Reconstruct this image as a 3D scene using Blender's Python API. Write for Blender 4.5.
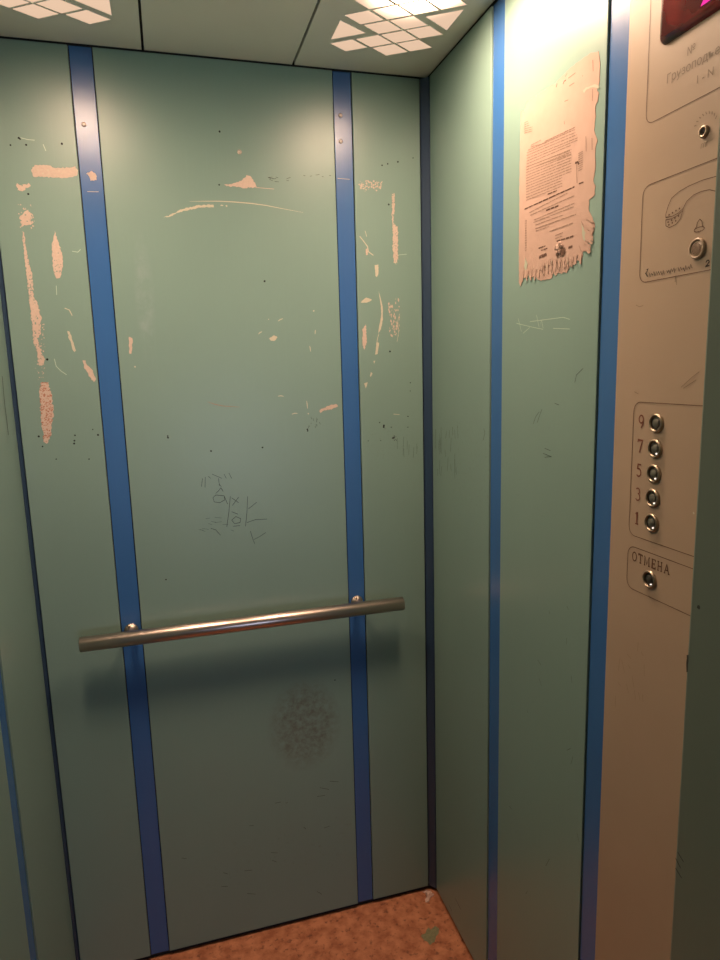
import bpy, bmesh, math, random
from mathutils import Vector, Matrix
random.seed(7)
C = bpy.context.scene
for o in list(bpy.data.objects): bpy.data.objects.remove(o)

# ------------------------------------------------------------------ camera
CAM = Vector((-0.61837, -1.53503, 1.44859)); YAW, PITCH, ROLL, FPX = 0.2756985, -0.1669165, -0.0272781, 662.23
def cam_axes():
    cy, sy, cp, sp = math.cos(YAW), math.sin(YAW), math.cos(PITCH), math.sin(PITCH)
    f = Vector((sy*cp, cy*cp, sp)); r = Vector((cy, -sy, 0)); u = r.cross(f)
    cr, sr = math.cos(ROLL), math.sin(ROLL)
    return f, cr*r+sr*u, -sr*r+cr*u
F_, R_, U_ = cam_axes()
cd = bpy.data.cameras.new('camera'); co = bpy.data.objects.new('camera', cd); C.collection.objects.link(co)
co.matrix_world = Matrix(((R_.x, U_.x, -F_.x, CAM.x), (R_.y, U_.y, -F_.y, CAM.y), (R_.z, U_.z, -F_.z, CAM.z), (0, 0, 0, 1)))
cd.sensor_fit = 'VERTICAL'; cd.sensor_height = 36; cd.lens = FPX/960*36; cd.clip_start = .01
C.camera = co

# ------------------------------------------------------------------ light levels and exposure
LAMP_STRENGTH = 138.0          # the two perforated ceiling lamps
LAMP_POWER = 0.65              # how strongly they throw their light straight down
LAMP_COLOR = (1.0, .69, .475)
LAMP_EDGE = 1.40               # glow of the diffuser away from the bulb
COOL_FILL_STRENGTH = 8.0         # added unseen cool source behind the camera
COOL_FILL_COLOR = (.62, .74, 1.0)
w = bpy.data.worlds.new('world'); C.world = w; w.use_nodes = True
w.node_tree.nodes['Background'].inputs[0].default_value = (.5, .6, .8, 1)
w.node_tree.nodes['Background'].inputs[1].default_value = .02
C.view_settings.view_transform = 'Standard'; C.view_settings.look = 'None'
C.view_settings.gamma = 1; C.view_settings.exposure = .06; C.view_settings.use_curve_mapping = False

W, D, H = .93, 1.026, 2.10      # inside of the lift car: x -W..0, y -D..0
def bk(px, py, y=0.0):          # measured point of the photo -> point of the back wall plane (x, z)
    d = F_*FPX + R_*(px-360) + U_*(480-py); t = (y-CAM.y)/d.y; p = CAM+t*d; return (p.x, p.z)
def rw(px, py, x=0.0):          # -> right wall plane (y, z)
    d = F_*FPX + R_*(px-360) + U_*(480-py); t = (x-CAM.x)/d.x; p = CAM+t*d; return (p.y, p.z)
def fl(px, py):
    d = F_*FPX + R_*(px-360) + U_*(480-py); t = -CAM.z/d.z; p = CAM+t*d; return (p.x, p.y)

# ------------------------------------------------------------------ materials
def new_mat(name):
    m = bpy.data.materials.new(name); m.use_nodes = True
    return m, m.node_tree.nodes, m.node_tree.links, m.node_tree.nodes['Principled BSDF']
def plain(name, col, rough=.5, metal=0, spec=.5, var=.12, scale=30, bump=0):
    m, n, l, b = new_mat(name)
    b.inputs['Roughness'].default_value = rough; b.inputs['Metallic'].default_value = metal
    b.inputs['Specular IOR Level'].default_value = spec
    tc = n.new('ShaderNodeTexCoord'); nz = n.new('ShaderNodeTexNoise'); nz.inputs['Scale'].default_value = scale
    nz.inputs['Detail'].default_value = 4
    l.new(tc.outputs['Object'], nz.inputs['Vector'])
    mx = n.new('ShaderNodeMix'); mx.data_type = 'RGBA'
    mx.inputs[6].default_value = (*[c*(1-var) for c in col], 1); mx.inputs[7].default_value = (*[min(1, c*(1+var)) for c in col], 1)
    l.new(nz.outputs['Fac'], mx.inputs[0]); l.new(mx.outputs[2], b.inputs['Base Color'])
    if bump:
        bp = n.new('ShaderNodeBump'); bp.inputs['Strength'].default_value = bump; bp.inputs['Distance'].default_value = .001
        l.new(nz.outputs['Fac'], bp.inputs['Height']); l.new(bp.outputs[0], b.inputs['Normal'])
    return m
def painted(name, col, rough=.34, stains_sheen=(), grime=.0, axis='x', spec=.5):
    """Enamel paint on sheet steel: slight tone drift, faint vertical streaks, dirt spots of their own shape."""
    m, n, l, b = new_mat(name)
    tc = n.new('ShaderNodeTexCoord'); pos = tc.outputs['Object']
    def noise(scale, vec=pos, detail=3, rough_=.5):
        z = n.new('ShaderNodeTexNoise'); z.inputs['Scale'].default_value = scale; z.inputs['Detail'].default_value = detail
        z.inputs['Roughness'].default_value = rough_; l.new(vec, z.inputs['Vector']); return z.outputs['Fac']
    def mapped(sx, sy, sz):
        mp = n.new('ShaderNodeMapping'); mp.inputs['Scale'].default_value = (sx, sy, sz); l.new(pos, mp.inputs['Vector']); return mp.outputs[0]
    def ramp(src, a, b_, v0=0, v1=1):
        r = n.new('ShaderNodeMapRange'); r.inputs[1].default_value = a; r.inputs[2].default_value = b_
        r.inputs[3].default_value = v0; r.inputs[4].default_value = v1; l.new(src, r.inputs[0]); return r.outputs[0]
    def mix(fac, A, B):
        x = n.new('ShaderNodeMix'); x.data_type = 'RGBA'
        if isinstance(fac, (int, float)): x.inputs[0].default_value = fac
        else: l.new(fac, x.inputs[0])
        for k, v in ((6, A), (7, B)):
            if isinstance(v, tuple): x.inputs[k].default_value = (*v, 1)
            else: l.new(v, x.inputs[k])
        return x.outputs[2]
    def mul(a, b_):
        q = n.new('ShaderNodeMath'); q.operation = 'MULTIPLY'; l.new(a, q.inputs[0])
        if isinstance(b_, (int, float)): q.inputs[1].default_value = b_
        else: l.new(b_, q.inputs[1])
        return q.outputs[0]
    c1 = tuple(c*.93 for c in col); c2 = tuple(min(1, c*1.07) for c in col)
    base = mix(noise(3.0), c1, c2)
    streak = ramp(noise(1.0, mapped(260, 260, 5)), .55, .75)
    base = mix(mul(streak, .10), base, tuple(min(1, c*1.25) for c in col))
    spots = ramp(noise(160, detail=5, rough_=.6), .66, .74)
    base = mix(mul(spots, grime), base, tuple(c*.35 for c in col))
    for (cx, cy, cz, rx, rz, scl, lo, colr, amt) in stains_sheen:      # a stain or a painted sheen: blob x broken noise
        mp = n.new('ShaderNodeMapping'); mp.vector_type = 'POINT'
        sx = 1/rx; mp.inputs['Scale'].default_value = (sx, sx, 1/rz); mp.inputs['Location'].default_value = (-cx*sx, -cy*sx, -cz/rz)
        l.new(pos, mp.inputs['Vector'])
        g = n.new('ShaderNodeTexGradient'); g.gradient_type = 'SPHERICAL'; l.new(mp.outputs[0], g.inputs[0])
        blob = ramp(g.outputs['Fac'], 0, .45)
        brk = ramp(noise(scl, detail=7, rough_=.7), lo, lo+.25)
        base = mix(mul(mul(blob, brk), amt), base, colr)
    l.new(base, b.inputs['Base Color'])
    b.inputs['Roughness'].default_value = rough
    b.inputs['Specular IOR Level'].default_value = spec
    bp = n.new('ShaderNodeBump'); bp.inputs['Strength'].default_value = .12; bp.inputs['Distance'].default_value = .0006
    l.new(noise(14, detail=2), bp.inputs['Height']); l.new(bp.outputs[0], b.inputs['Normal'])
    return m
GREEN = (.168, .262, .233)
M = {}
M['green'] = painted('green enamel paint', GREEN)
sx_, sz_ = bk(305, 725); gx, gz = bk(235, 520); lx, lz = bk(200, 880); tx, tz = bk(290, 180)
M['green_centre'] = painted('green enamel paint with rust and scuffs', GREEN, stains_sheen=(
    (sx_, 0, sz_, .10, .13, 60, .38, (.085, .05, .04), .6), (gx, 0, gz, .12, .10, 140, .60, (.07, .11, .12), .45),
    (sx_, 0, .22, .35, .10, 60, .58, (.05, .03, .02), .6), (bk(240, 390)[0], 0, bk(240, 390)[1], .10, .08, 160, .60, (.09, .12, .11), .4),
    (bk(145, 300)[0], 0, bk(145, 300)[1], .022, .15, 30, .40, (.27, .34, .36), .40)))  # last entry paints a pale vertical reflection into the wall colour
cx1, cz1 = bk(390, 440)
M['green_corner'] = painted('green enamel paint with dark scuffs', GREEN, stains_sheen=(
    (cx1, 0, cz1, .08, .06, 150, .56, (.06, .06, .05), .7), (cx1, 0, bk(390, 340)[1], .08, .07, 110, .60, (.62, .42, .32), .45)))
M['green_side'] = painted('green enamel paint on the side wall', GREEN, stains_sheen=(
    (0, -.26, bk(428, 450)[1], .22, .14, 120, .56, (.07, .07, .05), .5), (0, -.52, 1.15, .2, .5, 90, .62, (.09, .12, .10), .4)))
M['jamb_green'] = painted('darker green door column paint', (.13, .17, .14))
M['blue'] = painted('blue enamel strip', (.030, .108, .30), rough=.27, grime=0, spec=.6)
M['corner_blue'] = painted('dull blue corner strip', (.016, .035, .075), rough=.4, grime=0)
M['black'] = plain('black gap', (.008, .008, .009), .8)
M['primer'] = plain('bare pinkish primer', (.50, .385, .325), .7, var=.15, scale=200)
M['primer_pale'] = plain('pale filler under the paint', (.48, .44, .35), .7, var=.12, scale=200)
M['brown_chip'] = plain('brown chipped layer', (.36, .16, .11), .7, var=.3, scale=300)
M['hole'] = plain('black drill hole', (.006, .006, .006), .9)
M['scuff'] = plain('dark scuff mark', (.035, .04, .035), .7)
M['scratch_light'] = plain('light scratch', (.40, .50, .43), .6)
M['scratch_grey'] = plain('grey scratched graffiti', (.045, .062, .065), .6)
M['ceiling'] = plain('grey beige ceiling enamel', (.74, .71, .62), .5, var=.04, scale=6)
M['plate'] = plain('cream lacquered control plate', (.34, .255, .185), .40, var=.05, scale=12)
M['etch'] = plain('brown etched lines', (.10, .045, .022), .6)
M['etch_faint'] = plain('faint worn lettering', (.21, .15, .10), .6)
M['marker'] = plain('dark marker scrawl', (.035, .022, .015), .6)
M['number'] = plain('reddish brown etched numbers', (.15, .045, .025), .6)
M['chrome'] = plain('warm dull steel', (.42, .36, .32), .45, 1, var=.1)
M['rail_metal'] = plain('polished handrail steel', (.52, .42, .375), .3, 1, var=.06, scale=40)
M['ring_metal'] = plain('aged brass ring', (.36, .29, .22), .42, 1, var=.1)
M['btn_dark'] = plain('dark button well', (.03, .026, .022), .4)
M['btn_cap'] = plain('dark grey button cap', (.15, .15, .125), .5, .6, var=.2, scale=300)
M['paper'] = plain('yellowed pinkish paper', (.37, .26, .215), .85, var=.07, scale=60, spec=.2)
M['ink'] = plain('faded print', (.23, .16, .125), .85, spec=.1)
M['ink_dark'] = plain('dark print', (.10, .06, .045), .85, spec=.1)
M['tear'] = plain('torn greenish gap in the paper', (.30, .32, .25), .8)
M['debris'] = plain('crumpled pale wrapper', (.62, .42, .36), .4, var=.3, scale=120)
M['leaf'] = plain('grey green dried blot', (.17, .16, .085), .8, var=.4, scale=150)
M['landing'] = plain('grey landing plaster', (.12, .125, .135), .9, var=.06, scale=5)
M['landing_floor'] = plain('grey landing floor', (.18, .18, .18), .8, var=.2, scale=12)

# mottled orange brown floor
m, n, l, b = new_mat('worn orange brown floor'); M['floor'] = m
tc = n.new('ShaderNodeTexCoord')
def nz(scale, detail=6, r=.6):
    z = n.new('ShaderNodeTexNoise'); z.inputs['Scale'].default_value = scale; z.inputs['Detail'].default_value = detail
    z.inputs['Roughness'].default_value = r; l.new(tc.outputs['Object'], z.inputs['Vector']); return z.outputs['Fac']
r1 = n.new('ShaderNodeValToRGB'); l.new(nz(34), r1.inputs[0])
r1.color_ramp.elements[0].position = .36; r1.color_ramp.elements[0].color = (.27, .085, .036, 1)
r1.color_ramp.elements[1].position = .62; r1.color_ramp.elements[1].color = (.46, .175, .085, 1)
r2 = n.new('ShaderNodeValToRGB'); l.new(nz(75, 4), r2.inputs[0])
r2.color_ramp.elements[0].position = .56; r2.color_ramp.elements[0].color = (0, 0, 0, 1)
r2.color_ramp.elements[1].position = .68; r2.color_ramp.elements[1].color = (.75, .75, .75, 1)
mm = n.new('ShaderNodeMix'); mm.data_type = 'RGBA'; l.new(r2.outputs[0], mm.inputs[0]); l.new(r1.outputs[0], mm.inputs[6]); mm.inputs[7].default_value = (.10, .03, .015, 1)
l.new(mm.outputs[2], b.inputs['Base Color']); b.inputs['Roughness'].default_value = .75
bp = n.new('ShaderNodeBump'); bp.inputs['Strength'].default_value = .4; bp.inputs['Distance'].default_value = .002
l.new(nz(60), bp.inputs['Height']); l.new(bp.outputs[0], b.inputs['Normal'])

# lamp diffuser: prismatic acrylic throwing its light downward
m, n, l, b = new_mat('lit prismatic diffuser'); M['lamp'] = m
n.remove(b); out = n['Material Output']
g = n.new('ShaderNodeNewGeometry'); dt = n.new('ShaderNodeVectorMath'); dt.operation = 'DOT_PRODUCT'
l.new(g.outputs['Normal'], dt.inputs[0]); l.new(g.outputs['Incoming'], dt.inputs[1])
ab = n.new('ShaderNodeMath'); ab.operation = 'ABSOLUTE'; l.new(dt.outputs['Value'], ab.inputs[0])
pw = n.new('ShaderNodeMath'); pw.operation = 'POWER'; l.new(ab.outputs[0], pw.inputs[0]); pw.inputs[1].default_value = LAMP_POWER
ml = n.new('ShaderNodeMath'); ml.operation = 'MULTIPLY'; l.new(pw.outputs[0], ml.inputs[0]); 
bx = n.new('ShaderNodeTexCoord'); vd = n.new('ShaderNodeVectorMath'); vd.operation = 'LENGTH'; sc_ = n.new('ShaderNodeMapping'); sc_.inputs['Scale'].default_value = (1/.085, 1/.145, 0); l.new(bx.outputs['Object'], sc_.inputs['Vector']); l.new(sc_.outputs[0], vd.inputs[0])   # the bulb sits over the object's origin
q1 = n.new('ShaderNodeMath'); q1.operation = 'DIVIDE'; l.new(vd.outputs['Value'], q1.inputs[0]); q1.inputs[1].default_value = 1
q2 = n.new('ShaderNodeMath'); q2.operation = 'POWER'; l.new(q1.outputs[0], q2.inputs[0]); q2.inputs[1].default_value = 4
q3 = n.new('ShaderNodeMath'); q3.operation = 'MULTIPLY'; l.new(q2.outputs[0], q3.inputs[0]); q3.inputs[1].default_value = -1
q4 = n.new('ShaderNodeMath'); q4.operation = 'EXPONENT'; l.new(q3.outputs[0], q4.inputs[0])
q5 = n.new('ShaderNodeMath'); q5.operation = 'MULTIPLY_ADD'; l.new(q4.outputs[0], q5.inputs[0]); q5.inputs[1].default_value = LAMP_STRENGTH; q5.inputs[2].default_value = LAMP_EDGE
l.new(q5.outputs[0], ml.inputs[1])
em = n.new('ShaderNodeEmission'); em.inputs[0].default_value = (*LAMP_COLOR, 1); l.new(ml.outputs[0], em.inputs[1]); l.new(em.outputs[0], out.inputs[0])

def emit(name, col, s):
    m, n, l, b = new_mat(name); n.remove(b); e = n.new('ShaderNodeEmission'); e.inputs[0].default_value = (*col, 1); e.inputs[1].default_value = s
    l.new(e.outputs[0], n['Material Output'].inputs[0]); return m
M['cool_fill'] = emit('added cool fill glow', COOL_FILL_COLOR, COOL_FILL_STRENGTH)  # glow of the invented landing window
M['led'] = emit('small lit button light', (1, .85, .7), 1.3)
M['magenta'] = emit('lit magenta indicator', (1.0, .05, .42), 1.0)
m, n, l, b = new_mat('dark red glossy lens'); M['lens'] = m
tc = n.new('ShaderNodeTexCoord'); z = n.new('ShaderNodeTexNoise'); z.inputs['Scale'].default_value = 14; z.inputs['Detail'].default_value = 2
l.new(tc.outputs['Object'], z.inputs['Vector']); r = n.new('ShaderNodeValToRGB'); l.new(z.outputs['Fac'], r.inputs[0])
r.color_ramp.elements[0].position = .42; r.color_ramp.elements[0].color = (.02, .001, .002, 1)
r.color_ramp.elements[1].position = .68; r.color_ramp.elements[1].color = (.22, .008, .008, 1)
l.new(r.outputs[0], b.inputs['Base Color']); b.inputs['Roughness'].default_value = .12; b.inputs['Coat Weight'].default_value = .6

# ------------------------------------------------------------------ mesh helpers
class MB:
    def __init__(s): s.v = []; s.f = []; s.m = []; s.sm = []
    def add(s, vs, fs, mi=0, smooth=False):
        o = len(s.v); s.v += [tuple(v) for v in vs]; s.f += [tuple(i+o for i in f) for f in fs]; s.m += [mi]*len(fs); s.sm += [smooth]*len(fs)
    def from_bm(s, bm, mi=0, smooth=False):
        bm.verts.ensure_lookup_table(); bm.verts.index_update()
        s.add([v.co.copy() for v in bm.verts], [[v.index for v in f.verts] for f in bm.faces], mi, smooth); bm.free()
    def box(s, a, b, bevel=0, mi=0):
        bm = bmesh.new(); bmesh.ops.create_cube(bm, size=1)
        for v in bm.verts: v.co = Vector([(a[i]+b[i])/2 + v.co[i]*(b[i]-a[i]) for i in range(3)])
        if bevel: bmesh.ops.bevel(bm, geom=list(bm.edges), offset=bevel, segments=2, affect='EDGES', profile=.5)
        s.from_bm(bm, mi)
    def lathe(s, prof, origin, axis, mi=0, seg=40, closed=False):
        """prof: (radius, height along axis)"""
        ax = Vector(axis).normalized(); t = Vector((0, 0, 1)) if abs(ax.z) < .9 else Vector((1, 0, 0)); e1 = ax.cross(t).normalized(); e2 = ax.cross(e1)
        o = Vector(origin); vs = []; fs = []
        for (r, h) in prof:
            for k in range(seg):
                a = 2*math.pi*k/seg; vs.append(o+ax*h+e1*r*math.cos(a)+e2*r*math.sin(a))
        for i in range(len(prof)-1):
            for k in range(seg):
                fs.append((i*seg+k, i*seg+(k+1) % seg, (i+1)*seg+(k+1) % seg, (i+1)*seg+k))
        s.add(vs, fs, mi, True)
        if not closed:
            for i, rev in ((0, True), (len(prof)-1, False)):
                if prof[i][0] > 1e-5:
                    s.add([vs[i*seg+k] for k in range(seg)], [tuple(range(seg))], mi)
    def tube(s, pts, r, mi=0, seg=10, caps=True):
        pts = [Vector(p) for p in pts]; vs = []; fs = []
        for i, p in enumerate(pts):
            d = (pts[min(i+1, len(pts)-1)]-pts[max(i-1, 0)]).normalized(); t = Vector((0, 0, 1)) if abs(d.z) < .9 else Vector((1, 0, 0))
            e1 = d.cross(t).normalized(); e2 = d.cross(e1)
            for k in range(seg): a = 2*math.pi*k/seg; vs.append(p+e1*r*math.cos(a)+e2*r*math.sin(a))
        for i in range(len(pts)-1):
            for k in range(seg): fs.append((i*seg+k, i*seg+(k+1) % seg, (i+1)*seg+(k+1) % seg, (i+1)*seg+k))
        s.add(vs, fs, mi, True)
        if caps: s.add(vs[:seg], [tuple(range(seg))], mi); s.add(vs[-seg:], [tuple(range(seg))], mi)
    def build(s, name, mats, parent=None, loc=None):
        me = bpy.data.meshes.new(name); me.from_pydata(s.v, [], s.f)
        if not isinstance(mats, (list, tuple)): mats = [mats]
        for x in mats: me.materials.append(M[x])
        for p, i, q in zip(me.polygons, s.m, s.sm): p.material_index = i; p.use_smooth = q
        me.update(); bm = bmesh.new(); bm.from_mesh(me); 
        solid = [f for f in bm.faces]; bmesh.ops.recalc_face_normals(bm, faces=solid); bm.to_mesh(me); bm.free()
        o = bpy.data.objects.new(name, me); C.collection.objects.link(o)
        if parent is not None:
            o.parent = parent; pl = parent.get('_w', (0, 0, 0)); o.location = (-pl[0], -pl[1], -pl[2])
        return o
def empty(name, loc, label, cat, group=None):
    o = bpy.data.objects.new(name, None); C.collection.objects.link(o); o.location = loc; o['_w'] = loc
    o['label'] = label; o['category'] = cat; o.empty_display_size = .05
    if group: o['group'] = group
    return o
def tag(o, label, cat, group=None, kind=None):
    o['label'] = label; o['category'] = cat
    if group: o['group'] = group
    if kind: o['kind'] = kind
    return o
def struct(o, label=None):
    o['kind'] = 'structure'
    if label: o['label'] = label
    return o

EPS = .00035
def on_back(p, e=EPS): return (p[0], -e, p[1])
def on_right(p, e=EPS): return (-e, p[0], p[1])
def on_left(p, e=EPS): return (-W+e, p[0], p[1])
_n = [0]
def lift(e):
    _n[0] = (_n[0]+1) % 40; return e+_n[0]*4e-6
def ragged(pts, jit, step):
    """Break an outline into short segments with uneven edges."""
    out = []; n_ = len(pts)
    for i in range(n_):
        a, b_ = Vector(pts[i]), Vector(pts[(i+1) % n_]); L = (b_-a).length; k = max(1, int(L/step)); nn = Vector((-(b_-a).y, (b_-a).x)); 
        if L > 0: nn /= L
        for j in range(k):
            q = a+(b_-a)*(j/k); w_ = random.uniform(-jit, jit); out.append((q.x+nn.x*w_, q.y+nn.y*w_))
    return out
def patch(mb, pts, mi, place, jit=.0012, step=.003, e=EPS):
    e = lift(e); pts = ragged(pts, jit, step); mb.add([place(p, e) for p in pts], [tuple(range(len(pts)))], mi)
def blob(mb, c, r, mi, place, n_=9, jit=.25, sy=1, e=EPS):
    e = lift(e); pts = [(c[0]+r*math.cos(6.283*k/n_)*random.uniform(1-jit, 1+jit), c[1]+sy*r*math.sin(6.283*k/n_)*random.uniform(1-jit, 1+jit)) for k in range(n_)]
    mb.add([place(p, e) for p in pts], [tuple(range(n_))], mi)
def stroke(mb, pts, w_, mi, place, e=EPS, taper=False, closed=False):
    """Flat ribbon following a line on a surface."""
    e = lift(e); pts = [Vector(p) for p in pts]
    if closed: pts.append(pts[0])
    n_ = len(pts); vs = []
    for i, p in enumerate(pts):
        if closed and i in (0, n_-1): d = pts[1]-pts[-2]
        else: d = pts[min(i+1, n_-1)]-pts[max(i-1, 0)]
        if d.length < 1e-9: d = Vector((1, 0))
        d.normalize(); nn = Vector((-d.y, d.x)); hw = w_/2
        if taper: hw *= max(.15, math.sin(math.pi*(i+.5)/n_))
        if 0 < i < n_-1:
            a = (pts[i]-pts[i-1]).normalized(); hw /= max(.5, abs(nn.dot(Vector((-a.y, a.x)))))
        vs += [place(tuple(p+nn*hw), e), place(tuple(p-nn*hw), e)]
    mb.add(vs, [(2*i, 2*i+2, 2*i+3, 2*i+1) for i in range(n_-1)], mi)
def speckle(mb, poly, count, r0, r1, mi, place, e=EPS, sy=1):
    xs = [p[0] for p in poly]; ys = [p[1] for p in poly]
    def inside(x, y):
        c = False; j = len(poly)-1
        for i in range(len(poly)):
            if (poly[i][1] > y) != (poly[j][1] > y) and x < (poly[j][0]-poly[i][0])*(y-poly[i][1])/(poly[j][1]-poly[i][1])+poly[i][0]: c = not c
            j = i
        return c
    k = 0; t = 0
    while k < count and t < count*20:
        t += 1; x = random.uniform(min(xs), max(xs)); y = random.uniform(min(ys), max(ys))
        if inside(x, y): blob(mb, (x, y), random.uniform(r0, r1), mi, place, 6, .4, sy, e); k += 1
def zoomer(x0, y0, s, conv):
    return lambda *pp: [conv(x0+x/s, y0+y/s) for x, y in pp]

# ------------------------------------------------------------------ back wall
GAP = .0018; TOP = H-.004; BOT = .014
back = MB(); back.box((-W-.03, .010, -.02), (.03, .03, H+.02)); 
wall_back = struct(back.build('wall_back', 'black'), 'green panelled steel back wall of the lift car')
S1 = (-.7600, -.7175); S2 = (-.2205, -.1800)
z1 = zoomer(0, 120, 5.333, bk); z2 = zoomer(0, 280, 5.333, bk); z3 = zoomer(340, 140, 6, bk); z4 = zoomer(340, 280, 5.333, bk)
z5 = zoomer(150, 140, 3.789, bk); z6 = zoomer(230, 290, 6, bk); zg = zoomer(190, 470, 7.2, bk); zq = zoomer(0, 240, 3, bk); z0 = zoomer(0, 0, 1, bk)
PM = ['green', 'primer', 'primer_pale', 'brown_chip', 'hole', 'scuff', 'scratch_light', 'scratch_grey']
def holes(mb, pts, place, r=.0021): 
    for p in pts: blob(mb, p, r*random.uniform(.8, 1.15), 4, place, 10, .12)
# left panel
p = MB(); p.box((-W+.0075, 0, BOT), (S1[0]-GAP, .009, TOP), .0012)
patch(p, z1((165, 265), (185, 240), (250, 238), (300, 258), (345, 255), (400, 248), (416, 270), (412, 300), (350, 310), (260, 305), (180, 303)), 1, on_back)
speckle(p, z1((165, 265), (185, 240), (250, 238), (300, 262), (400, 248), (415, 300), (260, 305), (180, 303)), 26, .0006, .0016, 2, on_back, EPS*1.6)
patch(p, z1((90, 340), (110, 350), (150, 338), (165, 352), (140, 365), (120, 385), (95, 375)), 1, on_back, .002)
patch(p, z1((110, 510), (150, 480), (175, 500), (170, 550), (140, 560), (115, 570)), 1, on_back, .003)
speckle(p, z1((95, 450), (180, 450), (185, 580), (100, 580)), 30, .0006, .002, 1, on_back, EPS*1.5)
patch(p, z1((118, 590), (128, 600), (150, 740), (170, 820), (182, 965), (155, 965), (145, 850), (130, 720)), 1, on_back, .0012)
patch(p, z2((147, 10), (172, 10), (175, 80), (200, 120), (220, 200), (215, 290), (200, 310), (215, 360), (240, 430), (232, 455), (205, 450), (200, 400), (180, 330), (170, 230), (160, 120)), 1, on_back, .0018)
speckle(p, z2((165, 200), (235, 190), (245, 520), (195, 540)), 60, .0005, .0016, 1, on_back, EPS*1.5)
patch(p, z1((293, 590), (305, 640), (330, 700), (335, 780), (320, 845), (300, 845), (285, 800), (278, 700), (280, 650)), 1, on_back)
speckle(p, z1((110, 590), (150, 590), (185, 960), (140, 960)), 60, .0006, .0015, 0, on_back, EPS*2); speckle(p, z2((145, 10), (175, 10), (220, 290), (235, 450), (190, 450)), 70, .0006, .0017, 0, on_back, EPS*2)
speckle(p, z1((278, 650), (330, 690), (330, 840), (285, 840)), 25, .0006, .0015, 0, on_back, EPS*2); speckle(p, z1((95, 240), (182, 350), (178, 570), (95, 560)), 25, .0006, .0016, 0, on_back, EPS*2)
f_ = z2((215, 545), (255, 545), (275, 620), (285, 700), (272, 830), (245, 875), (232, 850), (222, 750), (213, 640))
patch(p, f_, 1, on_back, .0022); speckle(p, f_, 190, .0006, .0017, 3, on_back, EPS*1.6)
patch(p, z2((360, 270), (375, 280), (385, 320), (405, 375), (395, 385), (380, 345), (368, 310)), 2, on_back)
patch(p, z2((440, 428), (455, 430), (465, 455), (490, 475), (512, 530), (500, 545), (475, 510), (450, 470)), 1, on_back)
stroke(p, z2((290, 420), (300, 460), (325, 485), (355, 505)), .0014, 6, on_back)
stroke(p, z2((345, 150), (370, 160), (385, 190)), .0018, 2, on_back); stroke(p, z2((300, 30), (303, 80)), .0013, 6, on_back)
stroke(p, z1((385, 700), (415, 705), (430, 690)), .0013, 6, on_back); stroke(p, z1((230, 130), (245, 165)), .0013, 6, on_back)
stroke(p, z1((110, 95), (150, 105), (185, 108)), .0013, 6, on_back)
holes(p, z1((56, 134), (100, 96), (107, 101), (140, 133), (330, 127), (151, 395))+z2((252, 424), (207, 834), (227, 888), (400, 828), (397, 857), (396, 872), (523, 826)), on_back)
holes(p, z2((495, 797), (300, 955), (475, 955)), on_back, .0016)
stroke(p, z0((18, 500), (20, 505)), .002, 5, on_back)
p.build('wall_panel', PM, wall_back)
# centre panel
p = MB(); p.box((S1[1]+GAP, 0, BOT), (S2[0]-GAP, .009, TOP), .0012)
PC = list(PM); PC[0] = 'green_centre'
patch(p, z5((280, 172), (345, 155), (365, 135), (385, 140), (405, 180), (350, 182)), 1, on_back, .0015)
stroke(p, z5((400, 180), (470, 186)), .0012, 1, on_back)
patch(p, z5((50, 292), (70, 287), (120, 262), (185, 247), (240, 245), (242, 254), (185, 257), (115, 272), (70, 292)), 2, on_back, .0012)
stroke(p, z5((150, 233), (200, 232), (260, 232), (320, 235), (380, 240), (440, 248), (490, 258), (580, 275)), .0022, 2, on_back, taper=True)
blob(p, z5((272, 248))[0], .003, 2, on_back, sy=.5); blob(p, z5((290, 250))[0], .002, 2, on_back)
for k in range(9):
    x = 445+random.uniform(0, 75); y = 140+random.uniform(0, 18); stroke(p, z5((x, y), (x+random.uniform(8, 20), y+random.uniform(-6, 6))), .0009, 5, on_back)
for k in range(6):
    x = 560+random.uniform(0, 120); y = 132+random.uniform(0, 8); stroke(p, z5((x, y), (x+8, y+random.uniform(-3, 3))), .0009, 5, on_back)
holes(p, z5((262, 170), (434, 535))+z0((219.6, 131.6)), on_back)
patch(p, z6((235, 290), (265, 270), (285, 285), (270, 305), (245, 305)), 2, on_back, .0008)
for a, b_ in (((170, 265), (192, 250)), ((288, 187), (318, 172)), ((512, 240), (510, 265)), ((478, 335), (484, 370)), ((460, 665), (465, 712)), ((288, 637), (322, 638)), ((370, 745), (405, 740))):
    (xa, ya), (xb, yb) = a, b_; stroke(p, z6(a, ((xa+xb)/2, (ya+yb)/2-3), b_), .0024, 2, on_back, taper=True)
blob(p, z6((502, 125))[0], .0018, 2, on_back); blob(p, z6((470, 742))[0], .0018, 2, on_back); blob(p, z6((232, 175))[0], .0012, 2, on_back)
patch(p, z6((535, 725), (550, 712), (580, 700), (610, 690), (638, 682), (648, 698), (600, 718), (560, 722), (542, 736)), 1, on_back, .0012)
for k in range(12):
    x = random.uniform(465, 540); y = random.uniform(740, 820); stroke(p, z6((x, y), (x+random.uniform(-4, 8), y+random.uniform(6, 18))), .0008, 5, on_back)
holes(p, z6((464, 836), (466, 845), (195, 945)), on_back); holes(p, zq((503, 588), (504, 593), (633, 633)), on_back)
patch(p, zq((387, 290), (398, 295), (395, 340), (388, 342)), 1, on_back, .0008); blob(p, zq((405, 380))[0], .0018, 2, on_back)
stroke(p, zq((622, 485), (645, 493), (670, 498), (718, 501)), .0012, 3, on_back, taper=True)
holes(p, [bk(166, 579.5), bk(335, 680)], on_back, .0016)
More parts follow.
